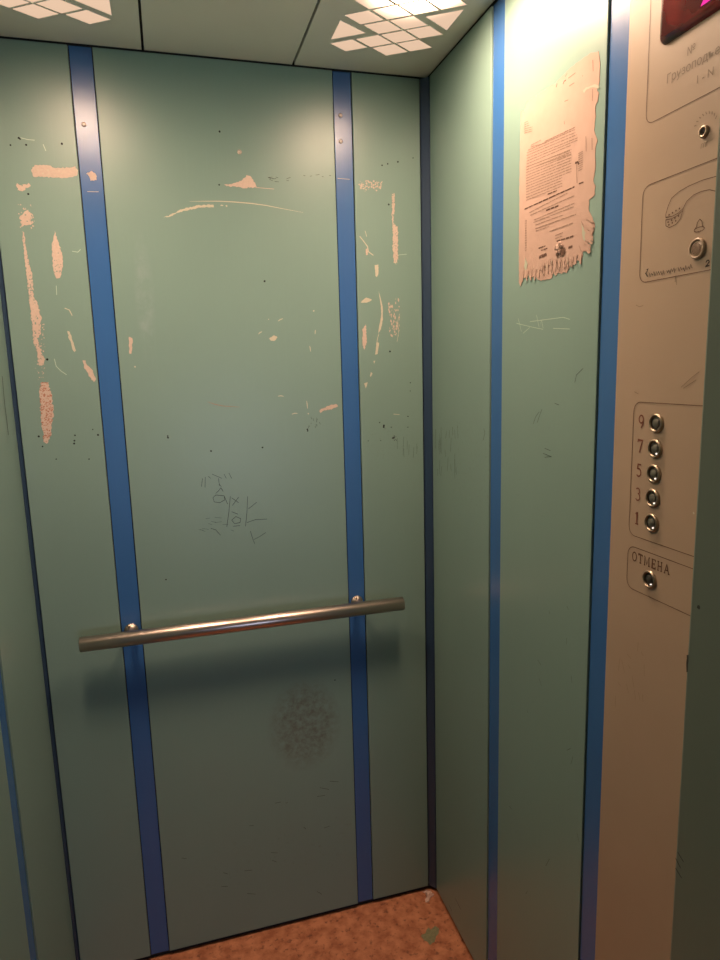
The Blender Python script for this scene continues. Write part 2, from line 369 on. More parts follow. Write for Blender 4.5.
# scratched letters
G = [((205, 60), (212, 115)), ((185, 168), (205, 150), (222, 128), (240, 155)), ((165, 200), (185, 180), (245, 185), (250, 215), (215, 235), (175, 230), (165, 200)),
     ((290, 190), (280, 300), (265, 410)), ((300, 200), (350, 235)), ((350, 195), (305, 255)), ((300, 360), (330, 335), (365, 350), (360, 378), (320, 386), (300, 360)),
     ((300, 300), (345, 318)), ((415, 190), (410, 300), (400, 405)), ((420, 280), (480, 232)), ((410, 378), (470, 357), (555, 353)), ((435, 440), (450, 490), (465, 530)),
     ((460, 500), (500, 480), (545, 450)), ((150, 420), (185, 430), (220, 470)), ((90, 60), (82, 120)), ((110, 50), (108, 125)), ((130, 45), (150, 60)), ((160, 30), (230, 60)),
     ((245, 30), (262, 60)), ((280, 20), (300, 60)), ((210, 100), (225, 120)), ((245, 185), (262, 225), (270, 245)), ((310, 405), (360, 400))]
for g_ in G: stroke(p, zg(*g_), .0011, 7, on_back)
for k in range(10):
    x = random.uniform(60, 300); y = random.uniform(250, 450); stroke(p, zg((x, y), (x+random.uniform(15, 50), y+random.uniform(-15, 15))), .0006, 7, on_back)
# scuffs low on the panel
for k in range(16):
    x = random.uniform(180, 345); y = random.uniform(780, 905); stroke(p, z0((x, y), (x+random.uniform(2, 9), y+random.uniform(-3, 3))), .0014, 5, on_back, taper=True)
p.build('wall_panel', PC, wall_back)
# right panel
p = MB(); p.box((S2[1]+GAP, 0, BOT), (-.0175, .009, TOP), .0012); PR = list(PM); PR[0] = 'green_corner'
j_ = z3((110, 248), (190, 245), (262, 250), (262, 300), (150, 310), (112, 285)); speckle(p, j_, 75, .0008, .0022, 1, on_back)
k_ = z3((310, 310), (335, 310), (325, 430), (322, 500), (350, 520), (350, 750), (318, 745), (310, 650), (316, 560), (310, 450))
patch(p, z3((312, 320), (330, 320), (322, 500), (345, 520), (348, 600), (345, 740), (322, 735), (314, 650), (318, 560), (312, 450)), 1, on_back, .0016); speckle(p, k_, 60, .0006, .0014, 2, on_back, EPS*1.5)
speckle(p, k_, 55, .0006, .0015, 0, on_back, EPS*2)
stroke(p, z3((118, 578), (140, 605), (165, 640), (170, 670), (200, 692)), .0022, 2, on_back); stroke(p, z3((150, 545), (160, 580)), .0014, 2, on_back)
patch(p, z3((155, 655), (165, 650), (168, 690), (155, 692)), 1, on_back, .0006); patch(p, z3((207, 750), (230, 748), (232, 800), (222, 822), (214, 815)), 2, on_back, .0008)
patch(p, z4((110, 120), (140, 92), (170, 105), (145, 122)), 2, on_back, .0008)
for a in (((205, 60), (215, 90), (228, 150), (228, 210), (218, 262), (203, 288), (210, 240), (220, 190), (218, 140)), ((195, 330), (208, 335), (200, 395), (187, 398)), ((178, 430), (188, 430), (182, 448)), ((160, 512), (165, 490), (173, 498), (164, 517)), ((128, 552), (148, 545), (138, 578))):
    patch(p, z4(*a), 2, on_back, .0004, .004)
stroke(p, z4((207, 288), (200, 310), (197, 330)), .0014, 2, on_back)
patch(p, z4((120, 262), (138, 235), (142, 330), (128, 375), (119, 320)), 1, on_back, .0012)
speckle(p, z4((258, 110), (315, 95), (318, 300), (262, 310)), 70, .0006, .0018, 1, on_back, sy=2.2)
stroke(p, z4((318, 180), (305, 230), (312, 280), (304, 330)), .001, 2, on_back); stroke(p, z4((285, 715), (318, 718)), .0014, 2, on_back)
stroke(p, z3((350, 690), (400, 685)), .001, 6, on_back)
holes(p, z3((252, 152), (286, 144), (347, 131), (292, 387)), on_back); holes(p, z4((266, 381), (234, 776), (233, 784), (282, 842), (290, 838)), on_back)
holes(p, z3((438, 108))+z4((211, 760), (150, 858), (217, 856), (362, 727), (362, 785), (374, 592), (375, 548), (273, 785)), on_back, .0014)
for k in range(12): blob(p, (z4((290, 845))[0][0]+random.gauss(0, .003), z4((290, 845))[0][1]+random.gauss(0, .004)), .0011, 5, on_back)
for k in range(9):
    x = random.uniform(290, 420); y = random.uniform(830, 900); stroke(p, z4((x, y), (x+random.uniform(-3, 3), y+random.uniform(25, 60))), .0008, 5, on_back, taper=True)
p.build('wall_panel', PR, wall_back)
# blue strips
def screw(parent, x, z, surf='back'):
    s = MB(); o = (x, .003, z) if surf == 'back' else (.003, x, z); ax = (0, -1, 0) if surf == 'back' else (-1, 0, 0)
    s.lathe([(.0045, 0), (.0045, .0006), (.0034, .0016), (.0012, .002), (.0001, .0014)], o, ax, 0, 18); s.build('screw', 'chrome', parent)
p = MB(); p.box((S1[0], .003, BOT), (S1[1], .009, TOP), .0006)
on_strip = lambda q, e=EPS: (q[0], .003-e, q[1])
patch(p, z1((458, 282), (490, 270), (512, 288), (515, 318), (482, 322), (474, 300)), 1, on_strip, .001); stroke(p, z1((465, 380), (525, 381)), .001, 2, on_strip)
st = p.build('blue_strip', ['blue', 'primer', 'primer_pale'], wall_back); screw(st, *bk(83.7, 124))
p = MB(); p.box((S2[0], .003, BOT), (S2[1], .009, TOP), .0006); stroke(p, [bk(338, 178), bk(350, 179)], .001, 1, on_strip)
st = p.build('blue_strip', ['blue', 'primer_pale'], wall_back); screw(st, *bk(340.7, 115)); screw(st, *bk(341, 141))
s = MB(); rx, rz = bk(239.5, 152); s.lathe([(.005, 0), (.005, .0008), (.0035, .001), (.003, .0004), (.0001, .0004)], (rx, 0, rz), (0, -1, 0), 0, 20); s.build('rivet', 'chrome', wall_back)
# corner strips
def corner(sx, name):
    q = MB(); cw = .0150 if sx > 0 else .0060; x0 = 0 if sx > 0 else -W; s_ = -1 if sx > 0 else 1
    pr = [(x0+s_*cw, .0015), (x0+s_*.0015, -cw), (x0-s_*.004, -cw), (x0-s_*.004, .008), (x0+s_*cw, .008)]
    vs = [(a, b_, BOT) for a, b_ in pr]+[(a, b_, TOP) for a, b_ in pr]; k = len(pr)
    q.add(vs, [tuple(range(k)), tuple(range(k, 2*k))]+[(i, (i+1) % k, k+(i+1) % k, k+i) for i in range(k)]); return q
corner(1, '').build('corner_strip', 'corner_blue', wall_back); corner(-1, '').build('corner_strip', 'corner_blue', wall_back)

# ------------------------------------------------------------------ right wall
r_ = MB(); r_.box((.010, -D-.06, -.02), (.03, .01, H+.02)); wall_right = struct(r_.build('wall_right', 'black'), 'green panelled steel right wall of the lift car')
Y1 = (-.3685, -.3215); Y2 = (-.7120, -.6690)
zr = zoomer(480, 240, 3, rw); zr0 = zoomer(0, 0, 1, rw); PS = list(PM); PS[0] = 'green_side'
p = MB(); p.box((0, Y1[1]+GAP, BOT), (.009, -.0175, TOP), .0012)
for k in range(22):
    x = random.uniform(434, 458); y = random.uniform(425, 470); stroke(p, zr0((x, y), (x+random.uniform(-1, 1), y+random.uniform(6, 20))), .0014, 5, on_right, taper=True)
stroke(p, zr((10, 600), (15, 580), (12, 565)), .0012, 5, on_right)
stroke(p, [rw(400+295/5.33, 780+630/5.33), rw(400+325/5.33, 780+690/5.33)], .0022, 5, on_right, taper=True); stroke(p, [rw(449, 905), rw(452, 911)], .0015, 5, on_right)
p.build('wall_panel', PS, wall_right)
p = MB(); p.box((0, Y2[1]+GAP, BOT), (.009, Y1[0]-GAP, TOP), .0012)
for a in (((110, 250), (160, 262), (190, 268)), ((115, 235), (125, 275)), ((170, 225), (178, 262), (185, 240), (190, 265)), ((150, 245), (250, 232), (270, 238)), ((220, 265), (270, 267)), ((130, 280), (150, 262))):
    stroke(p, zr(*a), .0010, 6, on_right)
for a in (((160, 552), (168, 530), (178, 515)), ((172, 548), (186, 508)), ((285, 428), (290, 405), (310, 385)), ((190, 640), (215, 650), (195, 652)), ((225, 490), (238, 495)), ((195, 625), (212, 632))):
    stroke(p, zr(*a), .0011, 7, on_right)
for k in range(14):
    x = random.uniform(505, 585); y = random.uniform(600, 900); stroke(p, zr0((x, y), (x+random.uniform(-4, 4), y+random.uniform(2, 9))), .0009, 5, on_right, taper=True)
p.build('wall_panel', PS, wall_right)
for a in (Y1, Y2):
    p = MB(); p.box((.003, a[0], BOT), (.009, a[1], TOP), .0006); p.build('blue_strip', 'blue', wall_right)
p = MB(); p.box((0, -D-.03, BOT), (.009, -1.006, TOP), .0012); p.build('wall_panel', PS, wall_right)

# ------------------------------------------------------------------ left wall
l_ = MB(); l_.box((-W-.03, -D-.06, -.02), (-W-.010, .01, H+.02)); wall_left = struct(l_.build('wall_left', 'black'), 'green panelled steel left wall of the lift car')
for k, (a, b_) in enumerate(((Y1[1]+GAP, -.0075), (Y2[1]+GAP, Y1[0]-GAP), (-D-.03, Y2[0]-GAP))):
    p = MB(); p.box((-W-.009, a, BOT), (-W, b_, TOP), .0012)
    if k == 0:
        def lw(px, py):
            d = F_*FPX + R_*(px-360) + U_*(480-py); t = (-W-CAM.x)/d.x; q = CAM+t*d; return (q.y, q.z)
        stroke(p, [lw(1.9, 376), lw(4.5, 405), lw(6.5, 420), lw(8.2, 435)], .0035, 5, on_left)
    p.build('wall_panel', PM, wall_left)
for a in (Y1, Y2):
    p = MB(); p.box((-W-.009, a[0], BOT), (-W-.003, a[1], TOP), .0006); p.build('blue_strip', 'blue', wall_left)

# ------------------------------------------------------------------ front wall: two door columns and a header
fr = MB(); OX0, OX1 = -.79, -.1415
fr.box((OX1, -D-.075, 0), (.03, -D, H+.02), .003); fr.box((-W-.03, -D-.075, 0), (OX0, -D, H+.02), .003); fr.box((OX0-.01, -D-.07, 2.0), (OX1+.01, -D-.005, H+.02))
on_rev = lambda q, e=EPS: (OX1-e, q[0], q[1])
def jb(px, py):
    d = F_*FPX + R_*(px-360) + U_*(480-py); t = (OX1-CAM.x)/d.x; q = CAM+t*d; return (q.y, q.z)
for a in (((676, 858), (681, 868)), ((678, 852), (684, 862)), ((676, 868), (682, 878))): stroke(fr, [jb(*a[0]), jb(*a[1])], .0016, 1, on_rev, taper=True)
blob(fr, jb(699, 607), .0022, 1, on_rev); patch(fr, [jb(687, 655), jb(689, 655), jb(688, 672), jb(686.5, 672)], 1, on_rev, .0004); blob(fr, jb(694, 513), .0012, 2, on_rev)
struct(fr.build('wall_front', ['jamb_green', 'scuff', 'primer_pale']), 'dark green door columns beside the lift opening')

# ------------------------------------------------------------------ floor and ceiling of the car
f = MB(); f.box((-W-.03, -D-.10, -.02), (.03, .03, 0)); floor = struct(f.build('floor', 'floor'), 'worn orange brown lift floor')
c = MB(); c.box((-W-.03, -D-.08, H+.012), (.03, .03, H+.03)); ceiling = struct(c.build('ceiling', 'black'), 'grey beige panelled lift ceiling')
SE = (-.6185, -.3085)
for a, b_ in ((-W-.002, SE[0]-.0015), (SE[0]+.0015, SE[1]-.0015), (SE[1]+.0015, .002)):
    p = MB(); p.box((a+.0009, -D, H), (b_-.0009, .002, H+.011), .0008); p.build('ceiling_panel', 'ceiling', ceiling)

# ------------------------------------------------------------------ ceiling lamps
def lamp(mirror, label):
    X = (lambda x: x) if not mirror else (lambda x: -.9245-x)
    root = empty('ceiling_light', (X(-.150), -.45, H), label, 'ceiling light', 'perforated lights in the lift ceiling')
    zt = H-.0004
    cells = MB(); fr_ = MB()
    def cell(pts):
        pts = [(X(x), y) for x, y in pts]; k = len(pts)
        cells.add([(x, y, zt) for x, y in pts], [tuple(range(k))])
        cx = sum(x for x, y in pts)/k; cy = sum(y for x, y in pts)/k                     # thin pressed lip round each opening
        ou = [(cx+(x-cx)*1.03, cy+(y-cy)*1.03) for x, y in pts]
        fr_.add([(x, y, zt+.0002) for x, y in ou]+[(x, y, zt-.0006) for x, y in pts], [(i, (i+1) % k, k+(i+1) % k, k+i) for i in range(k)])
    hw, hh = .0392, .0259
    for ci, cx in enumerate((-.2135, -.1685, -.125, -.0820)):
        for r_i in range(14):
            cy = -.1105-.0558*r_i if ci % 2 == 0 else -.1390-.0558*r_i
            if (ci == 0 and r_i in (1, 5, 9, 13)) or (ci == 3 and r_i in (2, 6, 10)):          # the larger triangles at the sides
                if ci == 0: cell([(-.2555, cy-.036), (-.194, cy), (-.2555, cy+.040)])
                else: cell([(-.0415, cy-.040), (-.102, cy), (-.0415, cy+.039)])
            else: cell([(cx-hw, cy), (cx, cy-hh), (cx+hw, cy), (cx, cy+hh)])
    o = cells.build('diffuser', 'lamp', root)
    o.data.transform(Matrix.Translation(o.location)); o.location = (0, 0, 0)
    for q in o.data.polygons:
        if q.normal.z > 0: q.flip()
    fr_.build('cutout_rim', 'ceiling', root)
lamp(False, 'lit ceiling light in diamond cutouts above the right back corner beside the right wall')
lamp(True, 'lit ceiling light in diamond cutouts, cut off at top left above the back wall')

# ------------------------------------------------------------------ handrail
hx0, hx1, hy, hz, hr = -.843, -.0965, -.05, .8705, .0165
rail = empty('handrail', (-.47, hy, hz), 'polished steel tube handrail fixed across the two blue strips of the back wall', 'handrail')
t = MB(); t.lathe([(hr-.0022, .0), (hr-.0005, 0), (hr, .0006), (hr, hx1-hx0-.0006), (hr-.0005, hx1-hx0), (hr-.0022, hx1-hx0)], (hx0, hy, hz), (1, 0, 0), 0, 48, closed=True)
t.build('rail_tube', 'rail_metal', rail)
for xx, sgn in ((hx0, -1), (hx1, 1)):
    t = MB(); t.lathe([(hr-.0022, -.0005), (hr-.004, .0008), (.0001, .0012)], (xx, hy, hz), (sgn, 0, 0), 0, 32); t.build('end_cap', 'ring_metal', rail)
for xx in (-.739, -.2005):
    t = MB(); t.lathe([(.0150, 0), (.0155, .002), (.0150, .0045), (.0105, .007), (.0085, .010), (.0085, .041)], (xx, .003, hz), (0, -1, 0), 0, 32); mt = t.build('wall_mount', 'chrome', rail)
    t = MB(); t.lathe([(.0035, 0), (.0035, .0018), (.0018, .0028), (.0001, .0024)], (xx-.004, -.0035, hz+.0115), (0, -.75, .66), 0, 14); t.build('set_screw', 'ring_metal', mt)

# ------------------------------------------------------------------ torn notice on the right wall
zn1 = zoomer(510, 40, 6.545, rw); zn2 = zoomer(510, 160, 6.545, rw)
nt = MB(); PN = .0006
on_n = lambda q, e=0: (-PN-e, q[0], q[1])
outline = zn1((75, 465), (95, 470), (118, 405), (200, 345), (300, 285), (380, 200), (470, 130), (545, 80), (580, 75), (590, 110), (588, 265), (570, 330), (582, 345), (575, 400), (560, 440), (562, 500), (553, 590), (575, 660), (562, 700), (560, 780), (560, 851))
outline += zn2((556, 80), (545, 140), (560, 170), (556, 225), (535, 250), (520, 262), (520, 330), (540, 380), (558, 430), (540, 500), (520, 505), (510, 560), (500, 600), (478, 600), (470, 660), (440, 655), (425, 690), (410, 680), (390, 700), (372, 740), (352, 735), (340, 742), (320, 735), (300, 755), (285, 735), (275, 770), (235, 785), (190, 788), (165, 750), (150, 765), (130, 775), (118, 740), (100, 775), (85, 770), (78, 800), (72, 830), (60, 800), (62, 400), (66, 0))
rg = ragged(outline, .0010, .004); k = len(rg)
nt.add([on_right(q, .0002) for q in rg]+[on_right(q, PN) for q in rg], [tuple(range(k, 2*k)), tuple(range(k))]+[(i, (i+1) % k, k+(i+1) % k, k+i) for i in range(k)], 0)
def words_line(a, b_, w_=.0013, mi=1, gap=.15, wl=(.005, .016)):
    a, b_ = Vector(a), Vector(b_); L = (b_-a).length; s0 = 0
    while s0 < L:
        e0 = min(L, s0+random.uniform(*wl)); pa = a+(b_-a)*(s0/L); pb = a+(b_-a)*(e0/L); kk = 4
        ps = [tuple(pa.lerp(pb, i/kk)+Vector((0, random.uniform(-.0002, .0002)))) for i in range(kk+1)]
        stroke(nt, ps, w_*random.uniform(.8, 1.1), mi, on_n, e=.00025); s0 = e0+.0014
# upper small text column, body lines, lower lines (positions read off the notice)
for i in range(6): words_line(*zn1((95, 545+17*i-4*i), (120+6*i if i < 3 else 150, 530+17*i-4*i)), .0010)
L1 = [((140, 690), (205, 655)), ((140, 700), (240, 672)), ((230, 665), (430, 570)), ((120, 722), (430, 585)), ((112, 740), (432, 604)), ((112, 757), (440, 620)), ((112, 775), (445, 640)), ((112, 793), (445, 655)), ((112, 812), (400, 690)), ((112, 830), (395, 725)), ((112, 848), (405, 745))]
for a, b_ in L1: words_line(*zn1(a, b_), .0012)
L2 = [((108, 30+18*i), (405 - (60 if i > 9 else 0), 30+18*i-118+ (24 if i > 9 else 0))) for i in range(1, 14)]
for a, b_ in L2: words_line(*zn2(a, b_), .0012)
for a, b_, w_, mi in (((98, 322), (425, 175), .0021, 2), ((130, 345), (380, 215), .0012, 1), ((135, 362), (425, 232), .0014, 1), ((250, 225), (310, 200), .0022, 2), ((240, 330), (320, 300), .0022, 2), ((160, 392), (425, 282), .0013, 1), ((155, 410), (420, 305), .0013, 1),
                      ((170, 425), (350, 360), .0013, 1), ((168, 450), (435, 355), .0015, 1), ((172, 465), (260, 435), .0012, 1), ((262, 468), (415, 412), .0015, 1), ((300, 495), (350, 475), .0014, 1), ((298, 515), (345, 498), .0012, 1), ((308, 532), (418, 498), .0024, 2),
                      ((190, 578), (235, 562), .0022, 2), ((205, 592), (248, 578), .0018, 2), ((192, 640), (245, 618), .0034, 2), ((195, 630), (240, 610), .0018, 2), ((385, 575), (412, 565), .0040, 2), ((228, 700), (285, 685), .0030, 1), ((325, 556), (345, 548), .003, 1)):
    words_line(*zn2(a, b_), w_, mi, wl=(.006, .02))
for i in range(13): y = 400+16*i; words_line(*zn2((102, y), (112, y-4)), .0014)
stroke(nt, zn2((440, 15), (440, 90), (442, 150)), .0012, 1, on_n, e=.0003); stroke(nt, zn2((430, 20), (448, 14), (455, 28)), .003, 2, on_n, e=.0003); stroke(nt, zn2((455, 155), (485, 145)), .0018, 2, on_n, e=.0003)
for i in range(9): words_line(*zn1((450, 745+14*i), (480, 728+14*i)), .0010)
# tears, creases and stains of the upper part
for a in (((350, 290), (358, 270), (370, 262)), ((365, 240), (378, 218)), ((385, 250), (432, 215)), ((305, 310), (312, 285)), ((390, 302), (425, 280)), ((360, 402), (385, 392)), ((545, 130), (548, 205)), ((478, 240), (480, 230)), ((500, 630), (502, 730)), ((540, 640), (541, 720)), ((545, 320), (542, 400)), ((358, 530), (360, 552))):
    stroke(nt, zn1(*a), .0014, 2 if a[0][0] in (350, 305) else 1, on_n, e=.0003)
for a in (((480, 330), (500, 310), (560, 290), (588, 300), (584, 318), (540, 312), (508, 322), (490, 350)),): patch(nt, zn1(*a), 3, on_n, .0006, e=.0003)
for a in (((470, 410), (500, 480), (490, 560), (478, 500)), ((105, 635), (118, 680), (108, 740), (95, 700)), ((515, 460), (525, 500), (512, 550))): patch(nt, zn2(*a), 3, on_n, .0008, e=.0003)
for (a, b_) in (((470, 400), (505, 480)), ((520, 455), (490, 560)), ((310, 650), (318, 730)), ((345, 640), (340, 730)), ((375, 640), (368, 720)), ((405, 660), (400, 690)), ((280, 700), (290, 740)), ((455, 560), (470, 600)), ((150, 700), (165, 750)), ((130, 720), (135, 760)), ((205, 720), (240, 775))):
    stroke(nt, zn2(a, b_), .0013, 1, on_n, e=.0003, taper=True)
for k in range(26):          # loose shreds hanging from the torn lower and right edges
    if k < 15: x = 85+k*27; yb = 790-(k*8 if k > 3 else 0)+random.uniform(-12, 10); q4 = zn2((x-9, yb-70), (x+9, yb-72), (x+random.uniform(0, 8), yb+random.uniform(0, 14)), (x-random.uniform(0, 8), yb+random.uniform(-14, 6)))
    else: y = 380+(k-15)*20; x = 548-abs(y-440)*.18+random.uniform(-4, 10); q4 = zn2((x-50, y-22), (x-44, y+6), (x+random.uniform(-6, 6), y+34), (x+random.uniform(0, 10), y+18))
    patch(nt, q4, 0, on_n, .0007, .003, e=.0006+.00002*k)
for k in range(14): x = random.uniform(100, 440); y = 690+random.uniform(0, 60)-(x-100)*.12; stroke(nt, zn2((x, y-30), (x+random.uniform(-6, 10), y+random.uniform(0, 30))), random.uniform(.0006, .0016), random.choice((1, 3)), on_n, e=.0012, taper=True)
patch(nt, zn2((330, 600), (345, 578), (368, 572), (365, 600), (350, 630), (336, 622)), 2, on_n, .0006, e=.0013)
notice = nt.build('paper_notice', ['paper', 'ink', 'ink_dark', 'tear']); tag(notice, 'torn pinkish paper notice with ragged lower edge and faded print glued to the right wall', 'notice')
# the crumpled lump where the paper has been scraped up
cr = MB(); cy_, cz_ = zn2((322, 572))[0]
for (dx, dz, r0) in ((0, 0, .0055), (.005, .004, .0045), (-.006, .001, .0045), (-.003, -.008, .004), (.004, -.007, .0035), (.010, .001, .003)):
    bm = bmesh.new(); bmesh.ops.create_icosphere(bm, subdivisions=2, radius=r0)
    for v in bm.verts: v.co *= random.uniform(.75, 1.2); v.co.x *= .5; v.co += Vector((-.0022, cy_-dx, cz_+dz))
    cr.from_bm(bm)
cr.build('paper_crumple', 'paper', notice)

# ------------------------------------------------------------------ control panel
PX = -.0006
cp = empty('control_panel', (PX, -.857, 1.4), 'cream lift control panel with a column of odd floor buttons beside the wide blue strip', 'control panel')
b_ = MB(); b_.box((PX, -1.002, BOT), (.009, -.7135, TOP), .0012)
zpa = zoomer(630, 150, 6.857, rw)
on_p = lambda q, e=EPS: (PX-e, q[0], q[1])
for a in (((605, 442), (640, 410), (660, 395)), ((612, 445), (650, 420)), ((470, 195), (480, 200), (492, 197)), ((590, 105), (592, 135)), ((465, 455), (478, 462))): stroke(b_, zr(*a), .0009, 1, on_p)
for k in range(14):
    x = random.uniform(615, 650); y = random.uniform(640, 700); stroke(b_, zr0((x, y), (x+random.uniform(-2, 4), y+random.uniform(4, 14))), .0008, 1, on_p, taper=True)
b_.build('face_plate', ['plate', 'etch_faint'], cp)
def rrect(y0, y1, z0, z1, r):
    pts = []
    for (cy, cz, a0) in ((y0-r, z1-r, 0), (y1+r, z1-r, 90), (y1+r, z0+r, 180), (y0-r, z0+r, 270)):
        for i in range(7): a = math.radians(a0+15*i); pts.append((cy+r*math.cos(a), cz+r*math.sin(a)))
    return pts
for (z0_, z1_) in ((1.748, 1.95), (1.551, 1.673), (1.205, 1.393), (1.127, 1.189)):
    et = MB(); stroke(et, rrect(-.755, -.959, z0_, z1_, .013), .00095, 0, on_p, closed=True); et.build('etched_frame', 'etch', cp)
et = MB()
# telephone receiver
ph = [(-.8006, 1.6154), (-.8072, 1.6120), (-.8180, 1.6135), (-.8254, 1.6185), (-.8293, 1.6299), (-.8345, 1.6370), (-.8450, 1.6415), (-.857, 1.6425)]
ph_out = [(-.7996, 1.6296), (-.8035, 1.6390), (-.8085, 1.6466), (-.8200, 1.6510), (-.8348, 1.6535), (-.857, 1.6548)]
mir = lambda L: [(-1.714-y, z) for y, z in reversed(L)]
stroke(et, ph_out+mir(ph_out)[1:], .0008, 0, on_p); stroke(et, ph+mir(ph)[1:], .0008, 0, on_p)
for sg in (1, -1):
    T = (lambda L: L) if sg > 0 else mir
    stroke(et, T([(-.8006, 1.6154), (-.8000, 1.6225), (-.8100, 1.6218), (-.8200, 1.6235), (-.8278, 1.6270)]), .0008, 0, on_p); stroke(et, T([(-.7996, 1.6296), (-.7998, 1.6255), (-.8110, 1.6245), (-.8215, 1.6262), (-.8293, 1.6299)]), .0008, 0, on_p)
    for (y, z, nn) in ((-.8055, 1.6275, 4), (-.8045, 1.6190, 4), (-.8060, 1.6155, 3)):
        for i in range(nn): blob(et, T([(y-.0058*i, z+.0012*i)])[0], .0012, 0, on_p, 8, .05)
et.build('telephone_symbol', 'etch', cp); et = MB()
# bell symbol
stroke(et, [(-.8490, 1.6010), (-.8525, 1.6035), (-.8535, 1.6085), (-.8570, 1.6115), (-.8605, 1.6085), (-.8615, 1.6035), (-.8650, 1.6000)], .0010, 0, on_p)
stroke(et, [(-.857+.0080*math.cos(i*.3927), 1.6000+.0026*math.sin(i*.3927)) for i in range(16)], .0009, 0, on_p, closed=True)
stroke(et, [(-.855, 1.5985), (-.857, 1.5965), (-.859, 1.5985)], .0008, 0, on_p)
et.build('bell_symbol', 'etch', cp)
# numbers and lettering, drawn as strokes.  glyph box 1 high; x to the right = -y
def draw(mb, strokes, y0, z0, h, w_, mi=0):
    for sk in strokes: stroke(mb, [(y0-x*h, z0+z*h) for x, z in sk], w_, mi, on_p)
def arc(cx, cz, rx, rz, a0, a1, n_=14): return [(cx+rx*math.cos(math.radians(a0+(a1-a0)*i/n_)), cz+rz*math.sin(math.radians(a0+(a1-a0)*i/n_))) for i in range(n_+1)]
DIG = {'9': [arc(.3, .68, .24, .30, 0, 360, 20), arc(.20, .62, .34, .62, 10, -75)], '7': [[(.04, .80), (.05, .97), (.55, .97), (.42, .6), (.25, 0)]],
       '5': [[(.52, .97), (.16, .97), (.10, .58)], arc(.26, .33, .26, .31, 125, -140)], '3': [[(.08, .90)]+arc(.28, .74, .20, .23, 110, -80), arc(.27, .28, .26, .28, 90, -145)], '1': [[(.10, .80), (.30, .97), (.30, .02)], [(.12, .02), (.48, .02)]]}
LET = {'О': ([arc(.36, .5, .32, .48, 0, 360, 24)], .86), 'Т': ([[(.36, .03), (.36, .97)], [(.03, .80), (.03, .96), (.69, .96), (.69, .80)], [(.22, .03), (.50, .03)]], .80),
       'М': ([[(.12, .03), (.16, .97), (.45, .15), (.74, .97), (.80, .03)], [(.02, .03), (.24, .03)], [(.66, .03), (.92, .03)], [(.04, .97), (.18, .97)], [(.72, .97), (.90, .97)]], 1.02),
       'Е': ([[(.62, .22), (.62, .03), (.14, .03), (.14, .97), (.60, .97), (.60, .78)], [(.14, .5), (.44, .5)], [(.44, .38), (.44, .62)], [(.02, .03), (.16, .03)], [(.02, .97), (.16, .97)]], .76),
       'Н': ([[(.16, .03), (.16, .97)], [(.64, .03), (.64, .97)], [(.16, .5), (.64, .5)], [(.04, .03), (.28, .03)], [(.04, .97), (.28, .97)], [(.52, .03), (.76, .03)], [(.52, .97), (.76, .97)]], .88),
       'А': ([[(.10, .03), (.40, .97), (.70, .03)], [(.22, .36), (.60, .36)], [(.02, .03), (.22, .03)], [(.58, .03), (.82, .03)]], .84)}
num = MB()
ZB = [1.3665, 1.3325, 1.2990, 1.2655, 1.2315]
for ch, z in zip('97531', ZB): draw(num, DIG[ch], -.7655, z-.0085, .0175, .0020)
num.build('floor_number', 'number', cp)
let = MB(); y = -.7645
for ch in 'ОТМЕНА':
    g_, adv = LET[ch]; draw(let, g_, y, 1.1690, .0130, .0016); y -= adv*.0146
let.build('cancel_lettering', 'etch', cp)
# worn print under the display: text objects turned into mesh
def text(body, y, z, size, mat, align='LEFT'):
    cu = bpy.data.curves.new('t', 'FONT'); cu.body = body; cu.size = size; cu.align_x = align; cu.resolution_u = 3
    o = bpy.data.objects.new('t', cu); C.collection.objects.link(o); bpy.context.view_layer.update()
    me = bpy.data.meshes.new_from_object(o.evaluated_get(bpy.context.evaluated_depsgraph_get())); bpy.data.objects.remove(o)
    me.transform(Matrix(((0, 0, -1, PX-EPS), (-1, 0, 0, y), (0, 1, 0, z), (0, 0, 0, 1)))); me.materials.clear(); me.materials.append(M[mat])
    ob = bpy.data.objects.new('worn_lettering', me); C.collection.objects.link(ob); ob.parent = cp; ob.location = tuple(-a for a in cp['_w']); return ob
text('№', -.822, 1.802, .013, 'etch_faint')
text('Грузоподъемность', -.857, 1.7845, .0145, 'etch_faint', 'CENTER')
text('1 - N', -.838, 1.765, .013, 'etch_faint')
# small arc of print over the key switch, and the scrawl
sm = MB()
for i in range(9):
    a = math.radians(150-15*i); p0 = (-.857-.0165*math.cos(a)*-1*-1, 1.7095+.0165*math.sin(a))
    q0 = (-.857+.0195*math.cos(a), 1.7095+.0195*math.sin(a)); q1 = (-.857+.0165*math.cos(a+.1), 1.7095+.0165*math.sin(a+.1)); stroke(sm, [q0, q1], .0013, 0, on_p)
sm.build('worn_lettering', 'etch_faint', cp); sm = MB()
for i in range(3): stroke(sm, [(-.8525-.0035*i, 1.6905), (-.8530-.0035*i, 1.6950), (-.8548-.0035*i, 1.6958)], .0010, 0, on_p)
sm.build('worn_lettering', 'etch_faint', cp)
sc = MB()
base = zpa((110, 820), (430, 798))
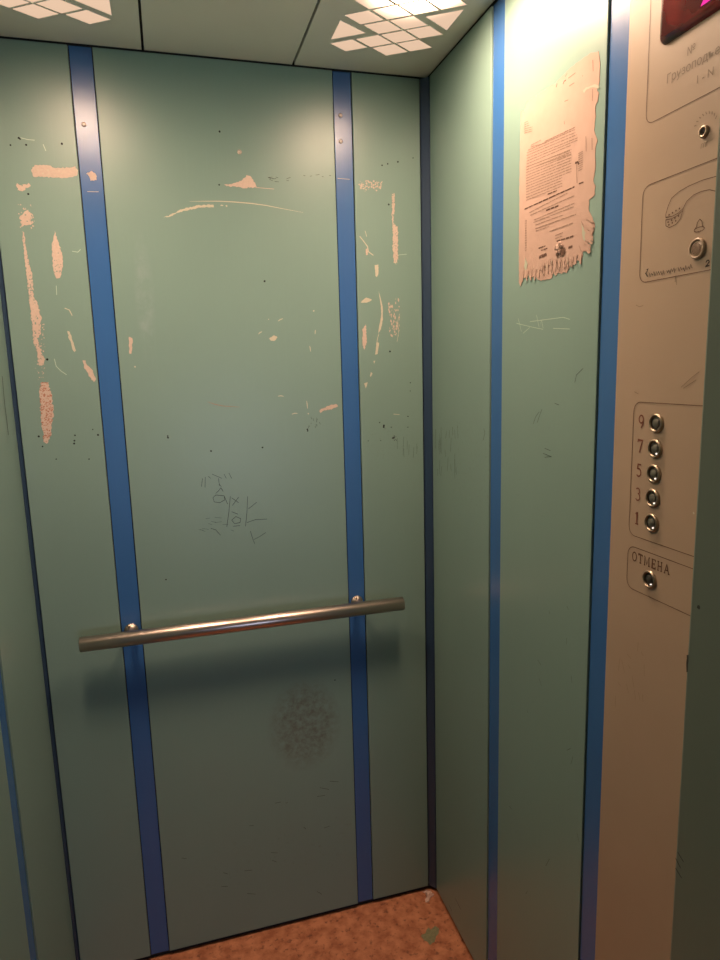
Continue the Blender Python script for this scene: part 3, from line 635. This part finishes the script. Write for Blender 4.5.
# looping handwriting
pts = []; x0_, z0_ = base[0]; x1_, z1_ = base[1]
stroke(sc, zpa((118, 822), (128, 815), (122, 832), (112, 845), (125, 868)), .0012, 0, on_p)
for seg_ in ((135, 240, 856, 838), (255, 320, 832, 822), (335, 430, 822, 800)):
    n_ = int((seg_[1]-seg_[0])/8); L = []
    for i in range(n_+1):
        t_ = i/n_; L.append((seg_[0]+(seg_[1]-seg_[0])*t_+random.uniform(-2, 2), seg_[2]+(seg_[3]-seg_[2])*t_+(14 if i % 2 else -13)*random.uniform(.4, 1.4)))
    stroke(sc, zpa(*L), .0008, 0, on_p)
stroke(sc, zpa((315, 865), (314, 905)), .0006, 0, on_p)
sc.build('scrawled_writing', 'marker', cp); sc = MB()
stroke(sc, zpa((525, 772), (533, 758), (545, 756), (548, 768), (535, 785), (522, 797), (550, 792)), .0015, 0, on_p)
sc.build('scrawled_writing', 'marker', cp)
# buttons
def floor_button(z, y=-.8012, name='floor_button', cap='btn_cap', arcs=True):
    ring = MB(); ring.lathe([(.0127, 0), (.0128, .0012), (.0122, .0030), (.0110, .0038), (.0098, .0034), (.0093, .0018), (.0092, -.001)], (PX, y, z), (-1, 0, 0), 0, 40, closed=True)
    rt = ring.build(name, 'ring_metal', cp)
    wl = MB(); wl.lathe([(.0093, .0002), (.0093, .0008), (.0001, .0008)], (PX, y, z), (-1, 0, 0), 0, 32); wl_ = wl.build('button_well', 'btn_dark', rt); wl_.location = (0, 0, 0)
    c_ = MB(); c_.lathe([(.0060, .0006), (.0060, .0022), (.0052, .0028), (.0001, .0031)], (PX, y, z), (-1, 0, 0), 0, 28)
    if arcs:
        for a0, a1 in ((35, 150), (170, 300)):
            A = [(y+.0079*math.cos(math.radians(a0+(a1-a0)*i/12)), z+.0079*math.sin(math.radians(a0+(a1-a0)*i/12))) for i in range(13)]; stroke(c_, A, .0013, 0, on_p, e=.0014)
    k_ = c_.build('button_cap', cap, rt); k_.location = (0, 0, 0)
    return rt
for i, z in enumerate(ZB):
    rt = floor_button(z)
    if i: s = MB(); s.lathe([(.0012, .0005), (.0011, .0026), (.0001, .003)], (PX, -.8050, z-.0062), (-1, 0, 0), 0, 12); q = s.build('button_light', 'led', rt); q.location = (0, 0, 0)
rt = floor_button(1.1520, -.8022, 'cancel_button', 'btn_dark', False)
s = MB(); s.lathe([(.0010, .0005), (.0009, .0026), (.0001, .003)], (PX, -.8060, 1.1460), (-1, 0, 0), 0, 12); q = s.build('button_light', 'led', rt); q.location = (0, 0, 0)
# call button
ring = MB(); cz = 1.5782; cyb = -.8568
ring.lathe([(.0122, 0), (.0124, .0018), (.0118, .0035), (.0104, .0040), (.0094, .0034), (.0090, .0018), (.0090, -.001)], (PX, cyb, cz), (-1, 0, 0), 0, 40, closed=True); rt = ring.build('call_button', 'plate', cp)
c_ = MB(); c_.lathe([(.0090, .0002), (.0090, .0020), (.0084, .0026), (.0001, .0028)], (PX, cyb, cz), (-1, 0, 0), 0, 36)
for i in range(-3, 4):
    hw = math.sqrt(.0055**2-(i*.0014)**2) if abs(i*.0014) < .0055 else 0; stroke(c_, [(cyb-hw, cz+i*.0014), (cyb+hw, cz+i*.0014)], .0005, 1, on_p, e=.0031)
stroke(c_, [(cyb+.0062*math.cos(i*.2618), cz+.0062*math.sin(i*.2618)) for i in range(24)], .0007, 1, on_p, e=.0031, closed=True)
q = c_.build('button_cap', ['plate', 'etch'], rt); q.location = (0, 0, 0)
# key switch
ks = MB(); ks.lathe([(.0070, 0), (.0070, .0022), (.0060, .0036), (.0044, .0036), (.0042, .0012), (.0001, .0012)], (PX, -.8567, 1.7079), (-1, 0, 0), 0, 28); rt = ks.build('key_switch', 'ring_metal', cp)
s = MB(); s.lathe([(.0040, .001), (.0040, .0020), (.0001, .0022)], (PX, -.8567, 1.7079), (-1, 0, 0), 0, 20); q = s.build('keyhole', 'btn_dark', rt); q.location = (0, 0, 0)
# display lens: bulging dark red window
dl = MB(); y0, y1, zb, zt_ = -.7760, -.9380, 1.8300, 1.9150
lay = [(0, 0), (.0006, .0022), (.0030, .0042), (.0080, .0055)]
loops = []
for ins, hgt in lay:
    loops.append([(PX-hgt, a, b2) for a, b2 in rrect(y0-ins, y1+ins, zb+ins, zt_-ins, .012-ins*.6)])
k = len(loops[0]); vs = sum(loops, []); fs = []
for i in range(len(loops)-1):
    for j in range(k): fs.append((i*k+j, i*k+(j+1) % k, (i+1)*k+(j+1) % k, (i+1)*k+j))
dl.add(vs, fs, 0, True); dl.add(loops[-1], [tuple(range(k))], 0)
dlo = dl.build('display_lens', 'lens', cp)
sg = MB()
for ps in ([(-.8462, 1.8432), (-.8500, 1.8490), (-.8800, 1.8560), (-.8800, 1.8480), (-.8600, 1.8430)], [(-.850, 1.862), (-.857, 1.862), (-.857, 1.898), (-.850, 1.898)]):
    sg.add([(PX-.0058, a, b2) for a, b2 in ps], [tuple(range(len(ps)))])
q = sg.build('lit_segment', 'magenta', dlo); q.location = (0, 0, 0)

# ------------------------------------------------------------------ litter on the floor
def crumple(name, mat, pts, hgt, label, cat, seed):
    random.seed(seed); q = MB(); n_ = len(pts); cx = sum(x for x, y in pts)/n_; cy = sum(y for x, y in pts)/n_
    rgd = ragged(pts, .0012, .004); n_ = len(rgd); rings = []
    for s_, h0 in ((1, .0006), (.98, hgt*.45), (.66, hgt), (.33, hgt*.7)):
        rings.append([(cx+(x-cx)*s_, cy+(y-cy)*s_, max(.0005, h0*random.uniform(.4, 1.3)) if h0 > .0006 else .0004) for x, y in rgd])
    vs = sum(rings, [])+[(cx, cy, hgt)]; fs = []
    for i in range(3):
        for j in range(n_): fs.append((i*n_+j, i*n_+(j+1) % n_, (i+1)*n_+(j+1) % n_, (i+1)*n_+j))
    for j in range(n_): fs.append((3*n_+j, 3*n_+(j+1) % n_, 4*n_))
    q.add(vs, fs); o = q.build(name, mat); return tag(o, label, cat)
zf = zoomer(400, 780, 5.333, fl)
crumple('dried_blot', 'leaf', zf((150, 785), (165, 800), (185, 778), (208, 790), (205, 820), (190, 840), (185, 862), (160, 880), (150, 870), (125, 850), (112, 830), (135, 820)), .003, 'flat grey green dried scrap lying on the orange brown floor', 'scrap', 3)
crumple('crumpled_wrapper', 'debris', zf((120, 598), (145, 592), (165, 596), (180, 612), (172, 622), (160, 634), (155, 650), (136, 656), (132, 640), (148, 628), (138, 612)), .007, 'crumpled pale pink wrapper lying in the back right floor corner', 'litter', 5)

# ------------------------------------------------------------------ unseen landing and window outside the open door, added for cool light
lf = MB(); lf.box((-1.9, -3.4, -.03), (.9, -D-.10, -.004)); struct(lf.build('floor_landing', 'landing_floor'))
lc = MB(); lc.box((-1.9, -3.4, 2.6), (.9, -D-.14, 2.63)); struct(lc.build('ceiling_landing', 'landing'))
for nm, a, b2 in (('wall_landing_right', (.9, -3.4, -.03), (.93, -D-.14, 2.6)), ('wall_landing_left', (-1.93, -3.4, -.03), (-1.9, -D-.14, 2.6)), ('wall_landing_far', (-1.9, -3.43, -.03), (.9, -3.4, 2.6))):
    q = MB(); q.box(a, b2); struct(q.build(nm, 'landing'))
q = MB(); q.box((.03-.12, -D-.14, -.004), (.9, -D-.10, 2.6)); q.box((-1.9, -D-.14, -.004), (-.83, -D-.10, 2.6)); q.box((-.83, -D-.14, 2.03), (-.09, -D-.10, 2.6)); struct(q.build('wall_landing_shaft', 'landing'))
WX0, WX1, WZ0, WZ1 = -.50, .10, .60, 1.20
q = MB(); q.box((WX0, -3.398, WZ0), (WX1, -3.385, WZ1)); wn = struct(q.build('cool_fill_panel', 'cool_fill'))  # added glowing panel, gives the centre panel its cool reflected light
q = MB()
for a, b2 in (((WX0-.05, -3.40, WZ0-.05), (WX0, -3.37, WZ1+.05)), ((WX1, -3.40, WZ0-.05), (WX1+.05, -3.37, WZ1+.05)), ((WX0, -3.40, WZ0-.05), (WX1, -3.37, WZ0)), ((WX0, -3.40, WZ1), (WX1, -3.37, WZ1+.05)), ((-.215, -3.384, WZ0), (-.185, -3.375, WZ1))): q.box(a, b2)
q.build('cool_fill_frame', 'landing', wn)
for o in bpy.data.objects:
    if '_w' in o: del o['_w']
